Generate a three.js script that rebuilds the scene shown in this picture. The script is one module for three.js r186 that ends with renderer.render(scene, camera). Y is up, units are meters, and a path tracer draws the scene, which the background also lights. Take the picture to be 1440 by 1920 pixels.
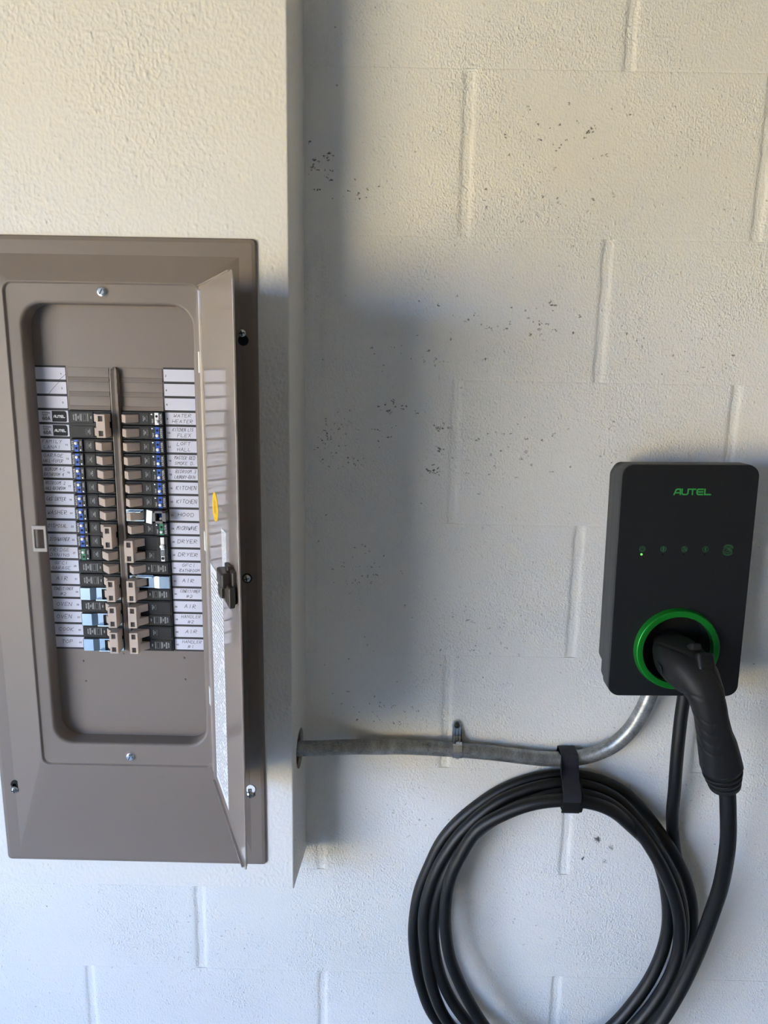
import * as THREE from 'three';
import { mergeGeometries, mergeVertices, toCreasedNormals } from 'three/addons/utils/BufferGeometryUtils.js';
import { RoundedBoxGeometry } from 'three/addons/geometries/RoundedBoxGeometry.js';

// ---------------------------------------------------------------- camera, sky, sun, exposure
const scene = new THREE.Scene();
const CY = 1.55;                       // eye height; wall coordinates below are measured from it
const camera = new THREE.PerspectiveCamera(2 * Math.atan(960 / 1387) * 180 / Math.PI, 1440 / 1920, 0.02, 200);
camera.position.set(0, CY, 1.0908);
camera.rotation.set(-0.2076, 0.006, 0.0186, 'YXZ');
scene.add(camera);

const renderer = new THREE.WebGLRenderer({ antialias: true });
renderer.shadowMap.enabled = true;
renderer.shadowMap.type = THREE.PCFSoftShadowMap;
renderer.toneMapping = THREE.LinearToneMapping;
renderer.toneMappingExposure = 7.1;

{ // clear late-afternoon sky: a smooth blue that pales towards the horizon, the same all round
  const W = 256, H = 128, d = new Float32Array(W * H * 4);
  for (let j = 0; j < H; j++) {
    const s = Math.max(0, Math.sin(((j + 0.5) / H - 0.5) * Math.PI)), k = Math.pow(1 - s, 3);
    const c = [0.98 + 0.06 * k, 1.60 + 0.06 * k, 2.84 + 0.05 * k];
    for (let i = 0; i < W; i++) d.set([...c, 1], (j * W + i) * 4);
  }
  const sky = new THREE.DataTexture(d, W, H, THREE.RGBAFormat, THREE.FloatType);
  sky.mapping = THREE.EquirectangularReflectionMapping;
  sky.magFilter = THREE.LinearFilter;
  sky.needsUpdate = true;
  scene.background = sky;
}
const sun = new THREE.DirectionalLight(new THREE.Color().setRGB(1, 0.69, 0.05), 14.8);   // from behind the house: lights the drive and the far side of the road, never enters
sun.name = 'sun';
sun.position.set(-9 + 7, 12.4, 14);
sun.target.position.set(-9, 0, 0);
sun.castShadow = true;
sun.shadow.mapSize.set(2048, 2048);
Object.assign(sun.shadow.camera, { left: -14, right: 14, top: 14, bottom: -14, near: 0.5, far: 60 });
scene.add(sun, sun.target);

// ---------------------------------------------------------------- helpers
let seed = 7;
const rnd = () => { seed = (seed * 1664525 + 1013904223) >>> 0; return seed / 4294967296; };
const names = new Map();
const numbered = (n) => { const k = names.get(n) ?? 0; names.set(n, k + 1); return k ? n + '_' + String(k).padStart(3, '0') : n; };
const origins = new WeakMap();
const Y = (y) => CY + y;
function thing(name, label, category, at = [0, 0, 0], group) {   // at: wall coordinates x, y (from eye height), z
  const o = new THREE.Group();
  o.name = numbered(name);
  o.position.set(at[0], Y(at[1]), at[2]);
  o.userData = { label, category };
  if (group) o.userData.group = group;
  origins.set(o, at);
  scene.add(o);
  return o;
}
// part: geometry given in wall coordinates, moved to the frame of its thing
function part(parent, name, geo, mat, label) {
  const o = origins.get(parent);
  const g = [].concat(geo);
  const m = new THREE.Mesh((g.length > 1 ? merge(g) : g[0]).translate(-o[0], -o[1], -o[2]), mat);
  m.name = name;
  if (label) m.userData.label = label;
  origins.set(m, o);
  parent.add(m);
  return m;
}
function shell(name, geo, mat) {                      // the setting
  const m = new THREE.Mesh(geo, mat);
  m.name = name;
  m.userData = { kind: 'structure' };
  scene.add(m);
  return m;
}
function merge(list) {
  const flat = list.map((g) => {
    const q = g.index ? g.toNonIndexed() : g;
    for (const k of Object.keys(q.attributes)) if (!['position', 'normal', 'uv'].includes(k)) q.deleteAttribute(k);
    return q;
  });
  return mergeGeometries(flat);
}
const box = (x0, x1, y0, y1, z0, z1, r = 0, seg = 2) => {
  const w = x1 - x0, h = y1 - y0, d = z1 - z0;
  const g = r ? new RoundedBoxGeometry(w, h, d, seg, Math.min(r, w / 2.01, h / 2.01, d / 2.01)) : new THREE.BoxGeometry(w, h, d);
  return g.translate((x0 + x1) / 2, (y0 + y1) / 2, (z0 + z1) / 2);
};
function rectPath(P, x0, x1, y0, y1, r) {
  const p = new P();
  if (!r) { p.moveTo(x0, y0); p.lineTo(x1, y0); p.lineTo(x1, y1); p.lineTo(x0, y1); p.closePath(); return p; }
  p.moveTo(x0 + r, y0); p.lineTo(x1 - r, y0); p.absarc(x1 - r, y0 + r, r, -Math.PI / 2, 0);
  p.lineTo(x1, y1 - r); p.absarc(x1 - r, y1 - r, r, 0, Math.PI / 2);
  p.lineTo(x0 + r, y1); p.absarc(x0 + r, y1 - r, r, Math.PI / 2, Math.PI);
  p.lineTo(x0, y0 + r); p.absarc(x0 + r, y0 + r, r, Math.PI, Math.PI * 1.5);
  return p;
}
function plate(shape, z0, z1, bevel = 0, seg = 3, curve = 12) {       // extruded in z between z0 and z1, bevel included
  return new THREE.ExtrudeGeometry(shape, { depth: z1 - z0 - 2 * bevel, bevelEnabled: bevel > 0, bevelThickness: bevel, bevelSize: bevel, bevelOffset: -bevel, bevelSegments: seg, curveSegments: curve }).translate(0, 0, z0 + bevel);
}
const rrect = (x0, x1, y0, y1, r) => rectPath(THREE.Shape, x0, x1, y0, y1, r);
// the points of a rounded rectangle, the same number whatever its radius
function loop(x0, x1, y0, y1, r, z, n = 8) {
  const out = [];
  for (const [cx, cy, a] of [[x1 - r, y0 + r, -90], [x1 - r, y1 - r, 0], [x0 + r, y1 - r, 90], [x0 + r, y0 + r, 180]]) {
    for (let i = 0; i <= n; i++) { const t = (a + 90 * i / n) * Math.PI / 180; out.push([cx + r * Math.cos(t), cy + r * Math.sin(t), z]); }
  }
  return out;
}
// skin over rings of equally many points; caps close the ends
function skin(rings, capStart = false, capEnd = false, flat = 0) {
  const n = rings[0].length, pos = [], uv = [], idx = [];
  rings.forEach((ring, j) => ring.forEach((p, i) => { pos.push(...p); uv.push(p[0], p[1]); }));
  for (let j = 0; j + 1 < rings.length; j++) for (let i = 0; i < n; i++) {
    const a = j * n + i, b = j * n + (i + 1) % n, c = a + n, d = b + n;
    idx.push(a, b, d, a, d, c);
  }
  const cap = (j, flip) => {
    const c = rings[j].reduce((s, p) => [s[0] + p[0] / n, s[1] + p[1] / n, s[2] + p[2] / n], [0, 0, 0]), k = pos.length / 3;
    pos.push(...c); uv.push(c[0], c[1]);
    for (let i = 0; i < n; i++) { const a = j * n + i, b = j * n + (i + 1) % n; flip ? idx.push(k, b, a) : idx.push(k, a, b); }
  };
  if (capStart) cap(0, true);
  if (capEnd) cap(rings.length - 1, false);
  let g = new THREE.BufferGeometry();
  g.setAttribute('position', new THREE.Float32BufferAttribute(pos, 3));
  g.setAttribute('uv', new THREE.Float32BufferAttribute(uv, 2));
  g.setIndex(idx);
  if (flat) return toCreasedNormals(g.toNonIndexed(), flat);
  g.computeVertexNormals();
  return g;
}
const tube = (pts, r, seg = 120, rad = 20) => new THREE.TubeGeometry(new THREE.CatmullRomCurve3(pts.map((p) => new THREE.Vector3(...p)), false, 'centripetal'), seg, r, rad);
// a disc-like turned piece whose axis is +z, profile [radius, z]
const turned = (prof, x, y, seg = 28) => new THREE.LatheGeometry(prof.map(([r, z]) => new THREE.Vector2(r, z)), seg).rotateX(Math.PI / 2).translate(x, y, 0);
const cyl = (r, x, y, z0, z1, seg = 20) => new THREE.CylinderGeometry(r, r, z1 - z0, seg).rotateX(Math.PI / 2).translate(x, y, (z0 + z1) / 2);

// ---------------------------------------------------------------- textures
function noiseField(N, octaves) {                    // tiling gradient noise, octaves = [[cells, weight, stretchY], ...]
  const out = new Float32Array(N * N);
  for (const [cx, wgt, st = 1] of octaves) {
    const cy = Math.max(1, Math.round(cx / st)), gx = new Float32Array(cx * cy), gy = new Float32Array(cx * cy);
    for (let i = 0; i < cx * cy; i++) { const a = rnd() * 6.2832; gx[i] = Math.cos(a); gy[i] = Math.sin(a); }
    for (let j = 0; j < N; j++) {
      const fy = j / N * cy, y0 = Math.floor(fy), v = fy - y0, y1 = (y0 + 1) % cy, sv = v * v * (3 - 2 * v);
      for (let i = 0; i < N; i++) {
        const fx = i / N * cx, x0 = Math.floor(fx), u = fx - x0, x1 = (x0 + 1) % cx, su = u * u * (3 - 2 * u);
        const a = gx[y0 * cx + x0] * u + gy[y0 * cx + x0] * v, b = gx[y0 * cx + x1] * (u - 1) + gy[y0 * cx + x1] * v;
        const c = gx[y1 * cx + x0] * u + gy[y1 * cx + x0] * (v - 1), d = gx[y1 * cx + x1] * (u - 1) + gy[y1 * cx + x1] * (v - 1);
        out[j * N + i] += wgt * (a + (b - a) * su + (c + (d - c) * su - a - (b - a) * su) * sv);
      }
    }
  }
  return out;
}
function grayTexture(f, N, lo, hi) {
  const d = new Uint8Array(N * N * 4);
  for (let i = 0; i < N * N; i++) { const v = Math.max(0, Math.min(255, (f[i] - lo) / (hi - lo) * 255)); d[4 * i] = d[4 * i + 1] = d[4 * i + 2] = v; d[4 * i + 3] = 255; }
  const t = new THREE.DataTexture(d, N, N, THREE.RGBAFormat);
  t.wrapS = t.wrapT = THREE.RepeatWrapping; t.magFilter = THREE.LinearFilter; t.minFilter = THREE.LinearMipmapLinearFilter; t.generateMipmaps = true; t.needsUpdate = true;
  return t;
}
const sized = (t, w, h = w, ox = 0, oy = 0) => { const c = t.clone(); c.repeat.set(1 / w, 1 / h); c.offset.set(ox, oy); c.needsUpdate = true; return c; };
function canvasTexture(w, h, draw) {
  const c = document.createElement('canvas'); c.width = w; c.height = h;
  draw(c.getContext('2d'), w, h);
  const t = new THREE.CanvasTexture(c); t.colorSpace = THREE.SRGBColorSpace; t.anisotropy = 8;
  return t;
}
// sprayed and rolled paint over block: small lumps, a fine nap, a few drips
const NP = 2048;
const lumps = noiseField(NP, [[60, 0.16], [150, 0.4, 1.15], [310, 0.95, 1.3], [520, 0.6, 1.2]]);
{
  const patch = noiseField(256, [[5, 1], [11, 0.8], [24, 0.5]]);       // rougher and smoother patches
  for (let j = 0; j < NP; j++) for (let i = 0; i < NP; i++) { const k = j * NP + i, v = lumps[k], q = patch[(j >> 3) * 256 + (i >> 3)]; lumps[k] = (v > 0 ? v : v * 0.75) * Math.max(0.42, Math.min(1.25, 0.74 + 0.65 * q)); }
  for (let n = 0; n < 7000; n++) {                                      // stipple: small raised drops and a few pinholes
    const cx = Math.floor(rnd() * NP), cy = Math.floor(rnd() * NP), q = patch[(cy >> 3) * 256 + (cx >> 3)];
    if (rnd() > 0.45 + q) continue;
    const r = 1.6 + rnd() * 3.4, a = (rnd() < 0.82 ? 1 : -1.1) * (0.35 + 0.75 * rnd()), R = Math.ceil(r * 2);
    for (let y = -R; y <= R; y++) for (let x = -R; x <= R; x++) lumps[((cy + y + NP) % NP) * NP + (cx + x + NP) % NP] += a * Math.exp(-(x * x + y * y * 0.6) / (r * r * 0.7));
  }
}
const paintBump = grayTexture(lumps, NP, -1.2, 1.7);
const fine = noiseField(512, [[40, 0.6], [110, 0.7], [220, 0.4]]);
const fineBump = grayTexture(fine, 512, -0.9, 0.9);

// paint colour over the block wall, 1.7 x 1.7 m from (-0.75, -1.2): even paint, bare pores in the block, a few scuffs
const WX = -0.75, WY = -1.2, WS = 1.7, WN = 2048;
function paintColour() {
  const d = new Uint8Array(WN * WN * 4), wide = noiseField(256, [[6, 1], [14, 0.5]]);
  for (let j = 0; j < WN; j++) for (let i = 0; i < WN; i++) {
    const v = 1 + 0.03 * wide[(j >> 3) * 256 + (i >> 3)], o = (j * WN + i) * 4;
    d[o] = 233 * v; d[o + 1] = 232 * v; d[o + 2] = 228 * v; d[o + 3] = 255;
  }
  const px = (x) => (x - WX) / WS * WN, py = (y) => (y - WY) / WS * WN;
  function blot(x, y, r, dark, ex = 1, ey = 1) {
    const cx = px(x), cy = py(y), R = r / WS * WN, a1 = rnd() * 6.3, a2 = rnd() * 6.3;
    for (let j = Math.floor(cy - R * 2.2); j <= cy + R * 2.2; j++) for (let i = Math.floor(cx - R * 2.2); i <= cx + R * 2.2; i++) {
      if (i < 0 || j < 0 || i >= WN || j >= WN) continue;
      const dx = (i - cx) / ex, dy = (j - cy) / ey, a = Math.atan2(dy, dx), q = Math.hypot(dx, dy) / (R * (1 + 0.35 * Math.sin(2 * a + a1) + 0.25 * Math.sin(3 * a + a2)));
      const k = Math.max(0, Math.min(1, (1.15 - q) / 0.35)) * dark, o = (j * WN + i) * 4;
      d[o] += (66 - d[o]) * k; d[o + 1] += (63 - d[o + 1]) * k; d[o + 2] += (58 - d[o + 2]) * k;
    }
  }
  const gauss = () => (rnd() + rnd() + rnd() - 1.5) / 1.5;
  const cluster = (x, y, sx, sy, n, r, dark = 0.95) => { for (let i = 0; i < n; i++) { const bx = x + gauss() * sx, by = y + gauss() * sy, k = 1 + Math.floor(rnd() * 3); for (let q = 0; q < k; q++) blot(bx + gauss() * 0.004, by + gauss() * 0.004, r * (0.35 + 0.75 * rnd()), dark * (0.45 + 0.55 * rnd()), 0.7 + rnd() * 1.1, 0.6 + rnd() * 0.7); } };
  cluster(0.010, -0.072, 0.040, 0.022, 16, 0.0009);
  cluster(-0.075, -0.100, 0.045, 0.030, 22, 0.0007);
  cluster(-0.085, -0.128, 0.040, 0.022, 18, 0.0008);
  cluster(0.070, -0.102, 0.014, 0.010, 9, 0.0009);
  cluster(0.072, -0.133, 0.006, 0.006, 7, 0.0008);
  cluster(0.062, -0.165, 0.016, 0.016, 9, 0.0009);
  cluster(-0.055, -0.160, 0.060, 0.025, 20, 0.0007);
  cluster(-0.01, -0.11, 0.035, 0.05, 14, 0.0008);
  cluster(0.23, 0.30, 0.12, 0.06, 26, 0.0011, 0.8);
  cluster(0.20, 0.215, 0.16, 0.05, 26, 0.001, 0.6);
  cluster(-0.10, 0.25, 0.03, 0.05, 26, 0.001);
  cluster(-0.06, 0.22, 0.05, 0.03, 10, 0.001);
  cluster(0.17, 0.05, 0.18, 0.07, 34, 0.0010, 0.75);
  cluster(0.225, 0.077, 0.006, 0.004, 5, 0.0012, 0.8);
  cluster(0.05, 0.0, 0.16, 0.03, 16, 0.0009, 0.8);
  cluster(0.42, 0.02, 0.12, 0.10, 26, 0.0009, 0.5);
  cluster(0.18, -0.13, 0.18, 0.08, 34, 0.0010, 0.6);
  cluster(-0.03, -0.32, 0.10, 0.06, 30, 0.0008, 0.8);
  cluster(0.12, -0.42, 0.20, 0.09, 40, 0.0009, 0.5);
  cluster(0.0, -0.55, 0.12, 0.04, 26, 0.0008, 0.8);
  cluster(0.05, -0.74, 0.10, 0.08, 22, 0.0009, 0.5);
  cluster(0.39, -0.69, 0.025, 0.008, 22, 0.0009, 0.85);
  cluster(0.30, -0.92, 0.14, 0.12, 22, 0.0009, 0.4);
  cluster(-0.3, -0.98, 0.25, 0.08, 26, 0.0009, 0.4);
  cluster(0.5, -0.65, 0.08, 0.15, 20, 0.0009, 0.5);
  for (let i = 0; i < 220; i++) blot(WX + rnd() * WS, WY + rnd() * WS, 0.0007 * (0.6 + rnd()), 0.5);
  // scuffs left inside the hanging coil: grey rubbed patches and one small chip
  for (let i = 0; i < 60; i++) { blot(0.357 + gauss() * 0.008, -0.777 + gauss() * 0.007, 0.0012, 0.28); if (i < 30) blot(0.380 + gauss() * 0.006, -0.792 + gauss() * 0.008, 0.0011, 0.18); if (i < 22) blot(0.372 + gauss() * 0.006, -0.818 + gauss() * 0.008, 0.001, 0.14); }
  blot(0.335, -0.8135, 0.0022, 0.9, 0.8, 1.3);
  const t = new THREE.DataTexture(d, WN, WN, THREE.RGBAFormat);
  t.colorSpace = THREE.SRGBColorSpace; t.wrapS = t.wrapT = THREE.RepeatWrapping; t.magFilter = THREE.LinearFilter; t.minFilter = THREE.LinearMipmapLinearFilter; t.generateMipmaps = true; t.needsUpdate = true;
  t.repeat.set(1 / WS, 1 / WS); t.offset.set(-WX / WS, -WY / WS);
  return t;
}

// one-stroke capitals, as the panel schedule is pencilled in: points on a 4 x 6 grid, | lifts the pen
const STROKES = {
  A: '06 20 46|13 34', B: '00 06|00 30 42 03|03 34 45 36 06', C: '41 20 02 04 26 45', D: '00 06|00 30 43 36 06', E: '40 00 06 46|03 33', F: '40 00 06|03 33', G: '41 20 02 04 26 45 43 23',
  H: '00 06|40 46|03 43', I: '20 26', J: '30 35 16 05', K: '00 06|40 03 46', L: '00 06 46', M: '06 00 23 40 46', N: '06 00 46 40', O: '20 02 04 26 44 42 20', P: '06 00 30 42 03', Q: '20 02 04 26 44 42 20|24 46',
  R: '06 00 30 42 03 46', S: '41 20 02 44 26 05', T: '00 40|20 26', U: '00 05 26 45 40', V: '00 26 40', W: '00 16 23 36 40', X: '00 46|40 06', Y: '00 23 40|23 26', Z: '00 40 06 46',
  1: '20 26', 2: '01 20 42 06 46', 3: '00 30 42 13 34 45 06', 4: '30 03 43|30 36', 5: '40 00 03 34 45 06', '-': '03 43', '.': '25 26', '#': '10 06|30 26|02 42|04 44',
};
function handwrite(c, text, x, y, w, h) {              // x, y: the middle of the line, w: wished width
  const n = text.length, step = Math.min(w / Math.max(n, 1), h * 1.15), gw = step * 0.68;
  let cx = x - step * n / 2;
  c.lineWidth = h * 0.1; c.lineCap = c.lineJoin = 'round'; c.strokeStyle = '#23222c';
  for (const ch of text) {
    const up = (rnd() - 0.5) * h * 0.16, k = 0.88 + rnd() * 0.22, sl = 0.16 + rnd() * 0.12;
    for (const run of (STROKES[ch] ?? '').split('|')) {
      if (!run) continue;
      c.beginPath();
      run.split(' ').forEach((q, i) => {
        const gx = +q[0] / 4 + (rnd() - 0.5) * 0.14, gy = +q[1] / 6 + (rnd() - 0.5) * 0.09, X = cx + gx * gw + (0.5 - gy) * sl * h, Yy = y + up + (gy - 0.5) * h * k;
        i ? c.lineTo(X, Yy) : c.moveTo(X, Yy);
      });
      c.stroke();
    }
    cx += step;
  }
}
const CIRCUITS = { 11: ['FAMILY', 'LANAI'], 13: ['GARAGE', 'HALL-FOYER'], 15: ['BEDROOM 4-5', 'BATHROOM 4'], 17: ['BEDROOM 2', 'HALL-BATHROOM'], 19: ['GAS DRYER'], 21: ['WASHER'], 23: ['DISPOSAL'], 25: ['DISHWASHER'], 27: ['FRIDGE', 'DINING'], 29: ['GFCI', 'GARAGE'], 31: ['AIR'], 33: ['CONDITIONER', '#2'], 35: ['OVEN'], 37: ['OVEN'], 39: ['COOK'], 41: ['TOP'],
  8: ['WATER', 'HEATER'], 10: ['KITCHEN LTS', 'FLEX'], 12: ['LOFT', 'HALL'], 14: ['MASTER BED', 'SMOKE D.'], 16: ['BEDROOM 3', 'LAUNDRY-BATH'], 18: ['KITCHEN'], 20: ['KITCHEN'], 22: ['HOOD'], 24: ['MICROWAVE'], 26: ['DRYER'], 28: ['DRYER'], 30: ['GFCI', 'BATHROOM'], 32: ['AIR'], 34: ['CONDITIONER', '#2'], 36: ['AIR'], 38: ['HANDLER', '#2'], 40: ['AIR'], 42: ['HANDLER', '#1'] };
function autel(c, x, y, w, h, colour) {                // the five wide letters of the charger's maker
  c.save(); c.translate(x - w / 2, y - h / 2); c.strokeStyle = colour; c.lineWidth = h * 0.21; c.lineJoin = 'round'; c.lineCap = 'butt';
  const u = w / 5.05, e = h * 0.1, line = (...p) => { c.beginPath(); p.forEach(([a, b], i) => (i ? c.lineTo(a, b) : c.moveTo(a, b))); c.stroke(); };
  line([0.03 * u, h], [0.30 * u, e * 2], [0.42 * u, e], [0.86 * u, e], [0.9 * u, h]); line([0.2 * u, h * 0.64], [0.88 * u, h * 0.64]);
  line([1.1 * u, 0], [1.1 * u, h * 0.72], [1.25 * u, h - e], [1.75 * u, h - e], [1.9 * u, h * 0.72], [1.9 * u, 0]);
  line([2.02 * u, e], [2.98 * u, e]); line([2.5 * u, 0], [2.5 * u, h]);
  line([3.98 * u, e], [3.25 * u, e], [3.1 * u, h * 0.3], [3.1 * u, h * 0.7], [3.25 * u, h - e], [3.98 * u, h - e]); line([3.15 * u, h / 2], [3.95 * u, h / 2]);
  line([4.15 * u, 0], [4.15 * u, h - e], [5.0 * u, h - e]);
  c.restore();
}
const CW = 320, CH = 118;                              // one cell of the label sheet
const labelSheet = canvasTexture(CW * 6, CH * 7, (c) => {
  for (let s = 1; s <= 42; s++) {
    const x = ((s - 1) % 6) * CW, y = Math.floor((s - 1) / 6) * CH;
    c.save(); c.beginPath(); c.rect(x, y, CW, CH); c.clip();
    c.fillStyle = '#d8d8e2'; c.fillRect(x, y, CW, CH);
    if (s === 7 || s === 9) {
      c.fillStyle = '#1d1d1f'; c.beginPath(); c.moveTo(x + 146, y + 5); c.lineTo(x + 272, y + 5); c.quadraticCurveTo(x + 300, y + 5, x + 300, y + 36); c.lineTo(x + 300, y + 100); c.lineTo(x + 292, y + 112); c.lineTo(x + 146, y + 112); c.fill();
      autel(c, x + 222, y + 60, 122, 27, '#ffffff');
      c.fillStyle = '#1d1d1f'; c.font = 'bold 48px sans-serif'; c.fillText('60A', x + 42, y + 98, 92);
      c.font = 'bold 21px sans-serif'; c.fillText('EV Charging', x + 42, y + 32, 86); c.fillText('Station', x + 42, y + 53, 60);
      c.restore(); continue;
    }
    c.fillStyle = '#26262a'; c.font = 'bold 27px sans-serif'; c.fillText(String(s), s % 2 ? x + 262 : x + 16, y + 72);
    const lines = CIRCUITS[s] ?? [], mid = s % 2 ? x + 130 : x + 186;
    lines.forEach((t, i) => handwrite(c, t, mid + (rnd() - 0.5) * 16, lines.length > 1 ? y + 30 + i * 56 : y + 56, 214, lines.length > 1 ? 32 : 38));
    if (s < 6 && s % 2) {                              // a pen line drawn across the three blank slots
      c.strokeStyle = '#33323c'; c.lineWidth = 3; c.beginPath();
      if (s === 1) { c.moveTo(x + 318, y + 66); c.lineTo(x + 252, y + 117); } else if (s === 3) { c.moveTo(x + 246, y); c.quadraticCurveTo(x + 180, y + 60, x + 130, y + 117); }
      c.stroke();
    }
    c.restore();
  }
});
// small white print of the breakers: cells of 128 px
const printSheet = canvasTexture(512, 256, (c) => {
  c.fillStyle = '#08090a'; c.fillRect(0, 0, 512, 256); c.fillStyle = '#c4c4c4'; c.strokeStyle = '#8e8e8e';
  const turn = (x, y, a, f) => { c.save(); c.translate(x, y); c.rotate(a); f(); c.restore(); };
  for (const [k, a] of [[0, 1], [1, -1]]) {            // test modules, left and right column
    const x = k * 128, eaton = k ? 108 : 20, test = k ? 20 : 108;
    c.textAlign = 'center';
    turn(x + eaton, 64, a * Math.PI / 2, () => { c.font = 'bold 30px sans-serif'; c.fillText('EATON', 0, 10, 96); });
    turn(x + test, k ? 86 : 42, a * Math.PI / 2, () => { c.font = 'bold 22px sans-serif'; c.fillText('TEST', 0, 8, 58); });
    c.lineWidth = 2; c.strokeRect(x + 2, 2, 124, 124);
  }
  for (const [k, a] of [[2, 1], [3, -1]]) turn(k * 128 + 64, 64, a * Math.PI / 2, () => {   // push-to-trip window
    c.font = 'bold 19px sans-serif'; c.fillText('PUSH TO', 0, -8, 74); c.fillText('TRIP', 0, 13, 50); c.lineWidth = 2; c.strokeRect(-34, 26, 68, 18);
  });
  for (const [k, a] of [[0, 1], [1, -1]]) turn(k * 256 + 128, 192, a * Math.PI / 2, () => { // rating text of the plain breakers
    c.font = 'bold 26px sans-serif'; c.fillText('EATON', 0, 74, 104); c.font = 'bold 17px sans-serif';
    c.fillText('120/240V', 0, 98, 92); c.fillText('10kA', 0, 46, 60); c.fillText('COMMON', 0, 24, 84); c.fillText('TRIP', 0, -96, 50);
    c.lineWidth = 3; c.strokeRect(-40, -50, 80, 34); c.fillRect(-46, -70, 92, 5); c.fillRect(-46, 2, 92, 4);
  });
});
const tieSheet = canvasTexture(256, 64, (c) => {
  c.fillStyle = '#4b3d35'; c.fillRect(0, 0, 256, 64); c.fillStyle = '#15100e'; c.font = 'bold 46px sans-serif'; c.textAlign = 'center';
  ['25', '20', '30', '40'].forEach((t, i) => { c.save(); c.translate(i * 64 + 32, 32); c.rotate(Math.PI / 2); c.fillText(t, 0, 16, 52); c.restore(); });
});
const GREEN = '#2c8a3a';
const chargerPrint = canvasTexture(1024, 1846, (c, W, H) => {
  c.fillStyle = '#121316'; c.fillRect(0, 0, W, H);
  autel(c, 537, 206, 282, 50, '#2f9440');
  c.strokeStyle = '#3c7a4a'; c.lineWidth = 3.2; c.lineCap = 'round';
  const ring = (x, y, r, a = 0, b = 6.2832) => { c.beginPath(); c.arc(x, y, r, a, b); c.stroke(); };
  const line = (...p) => { c.beginPath(); p.forEach(([a, b], i) => (i ? c.lineTo(a, b) : c.moveTo(a, b))); c.stroke(); };
  const X = [192, 352, 511, 670, 842], y = 648;
  for (let i = 0; i < 4; i++) ring(X[i], y, 21);
  ring(X[0], y, 12, -1.1, 4.2); line([X[0], y - 15], [X[0], y - 3]);
  for (const s of [-1, 1]) { ring(X[1] + s * 24, y, 27, s > 0 ? 2.5 : -0.65, s > 0 ? 3.8 : 0.65); line([X[1] - 19, y + s * 7], [X[1] + 19, y + s * 7]); } line([X[1], y - 20], [X[1], y + 20]);
  ring(X[2] - 10, y + 10, 8, -1.6, 0.1); ring(X[2] - 10, y + 10, 16, -1.6, 0.1); ring(X[2] - 10, y + 10, 24, -1.6, 0.1); line([X[2] - 12, y + 12], [X[2] - 8, y + 8]);
  line([X[3] - 8, y - 7], [X[3] + 7, y + 7], [X[3], y + 14], [X[3], y - 14], [X[3] + 7, y - 7], [X[3] - 8, y + 7]);
  ring(X[4], y + 6, 42, 3.7, 5.75); ring(X[4], y + 6, 34, 3.9, 5.5); ring(X[4], y + 6, 42, 0.55, 2.6); ring(X[4], y + 6, 34, 0.75, 2.35);
  line([X[4] - 38, y + 20], [X[4] - 30, y - 8], [X[4] - 8, y - 14], [X[4] + 12, y - 10], [X[4] + 36, y - 12]);
  line([X[4] - 38, y + 20], [X[4] - 14, y + 20], [X[4] - 2, y + 28], [X[4] + 16, y + 14], [X[4] + 30, y + 22], [X[4] + 24, y - 2]); line([X[4] - 14, y + 6], [X[4] + 20, y + 6], [X[4] - 6, y - 4], [X[4] + 16, y - 2]);
});
const noticeSheet = canvasTexture(256, 512, (c) => {
  c.fillStyle = '#eef0f3'; c.fillRect(0, 0, 256, 512); c.fillStyle = '#6e727a';
  for (let y = 16; y < 500; y += 9) for (let x = 12; x < 236;) { const w = 6 + rnd() * 22; if (rnd() > 0.12) c.fillRect(x, y, w, 3.4); x += w + 5; }
});
const stickerSheet = canvasTexture(128, 128, (c) => {
  c.fillStyle = '#ffcb00'; c.fillRect(0, 0, 128, 128); c.strokeStyle = '#5b4300'; c.lineWidth = 4;
  for (let k = 0; k < 4; k++) { c.beginPath(); c.moveTo(40 + k * 14, 30 + 7 * (k % 2)); c.lineTo(46 + k * 12, 60); c.lineTo(38 + k * 14, 92); c.stroke(); }
});
const galvanised = (() => {
  const N = 512, f = noiseField(N, [[9, 0.7], [26, 0.6, 2], [80, 0.5], [190, 0.4]]), d = new Uint8Array(N * N * 4);
  for (let i = 0; i < N * N; i++) { const v = 150 + 46 * f[i] - (f[i] < -0.62 ? 60 : 0); d[4 * i] = v; d[4 * i + 1] = v + 2; d[4 * i + 2] = v + 1; d[4 * i + 3] = 255; }
  const t = new THREE.DataTexture(d, N, N, THREE.RGBAFormat);
  t.colorSpace = THREE.SRGBColorSpace; t.wrapS = t.wrapT = THREE.RepeatWrapping; t.magFilter = THREE.LinearFilter; t.minFilter = THREE.LinearMipmapLinearFilter; t.generateMipmaps = true; t.needsUpdate = true;
  return t;
})();
const weave = (() => {
  const N = 128, f = new Float32Array(N * N);
  for (let j = 0; j < N; j++) for (let i = 0; i < N; i++) f[j * N + i] = Math.sin((i + j) / N * 6.2832 * 8) * 0.5 + Math.sin((i - j) / N * 6.2832 * 8) * 0.5;
  return grayTexture(f, N, -1, 1);
})();

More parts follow.
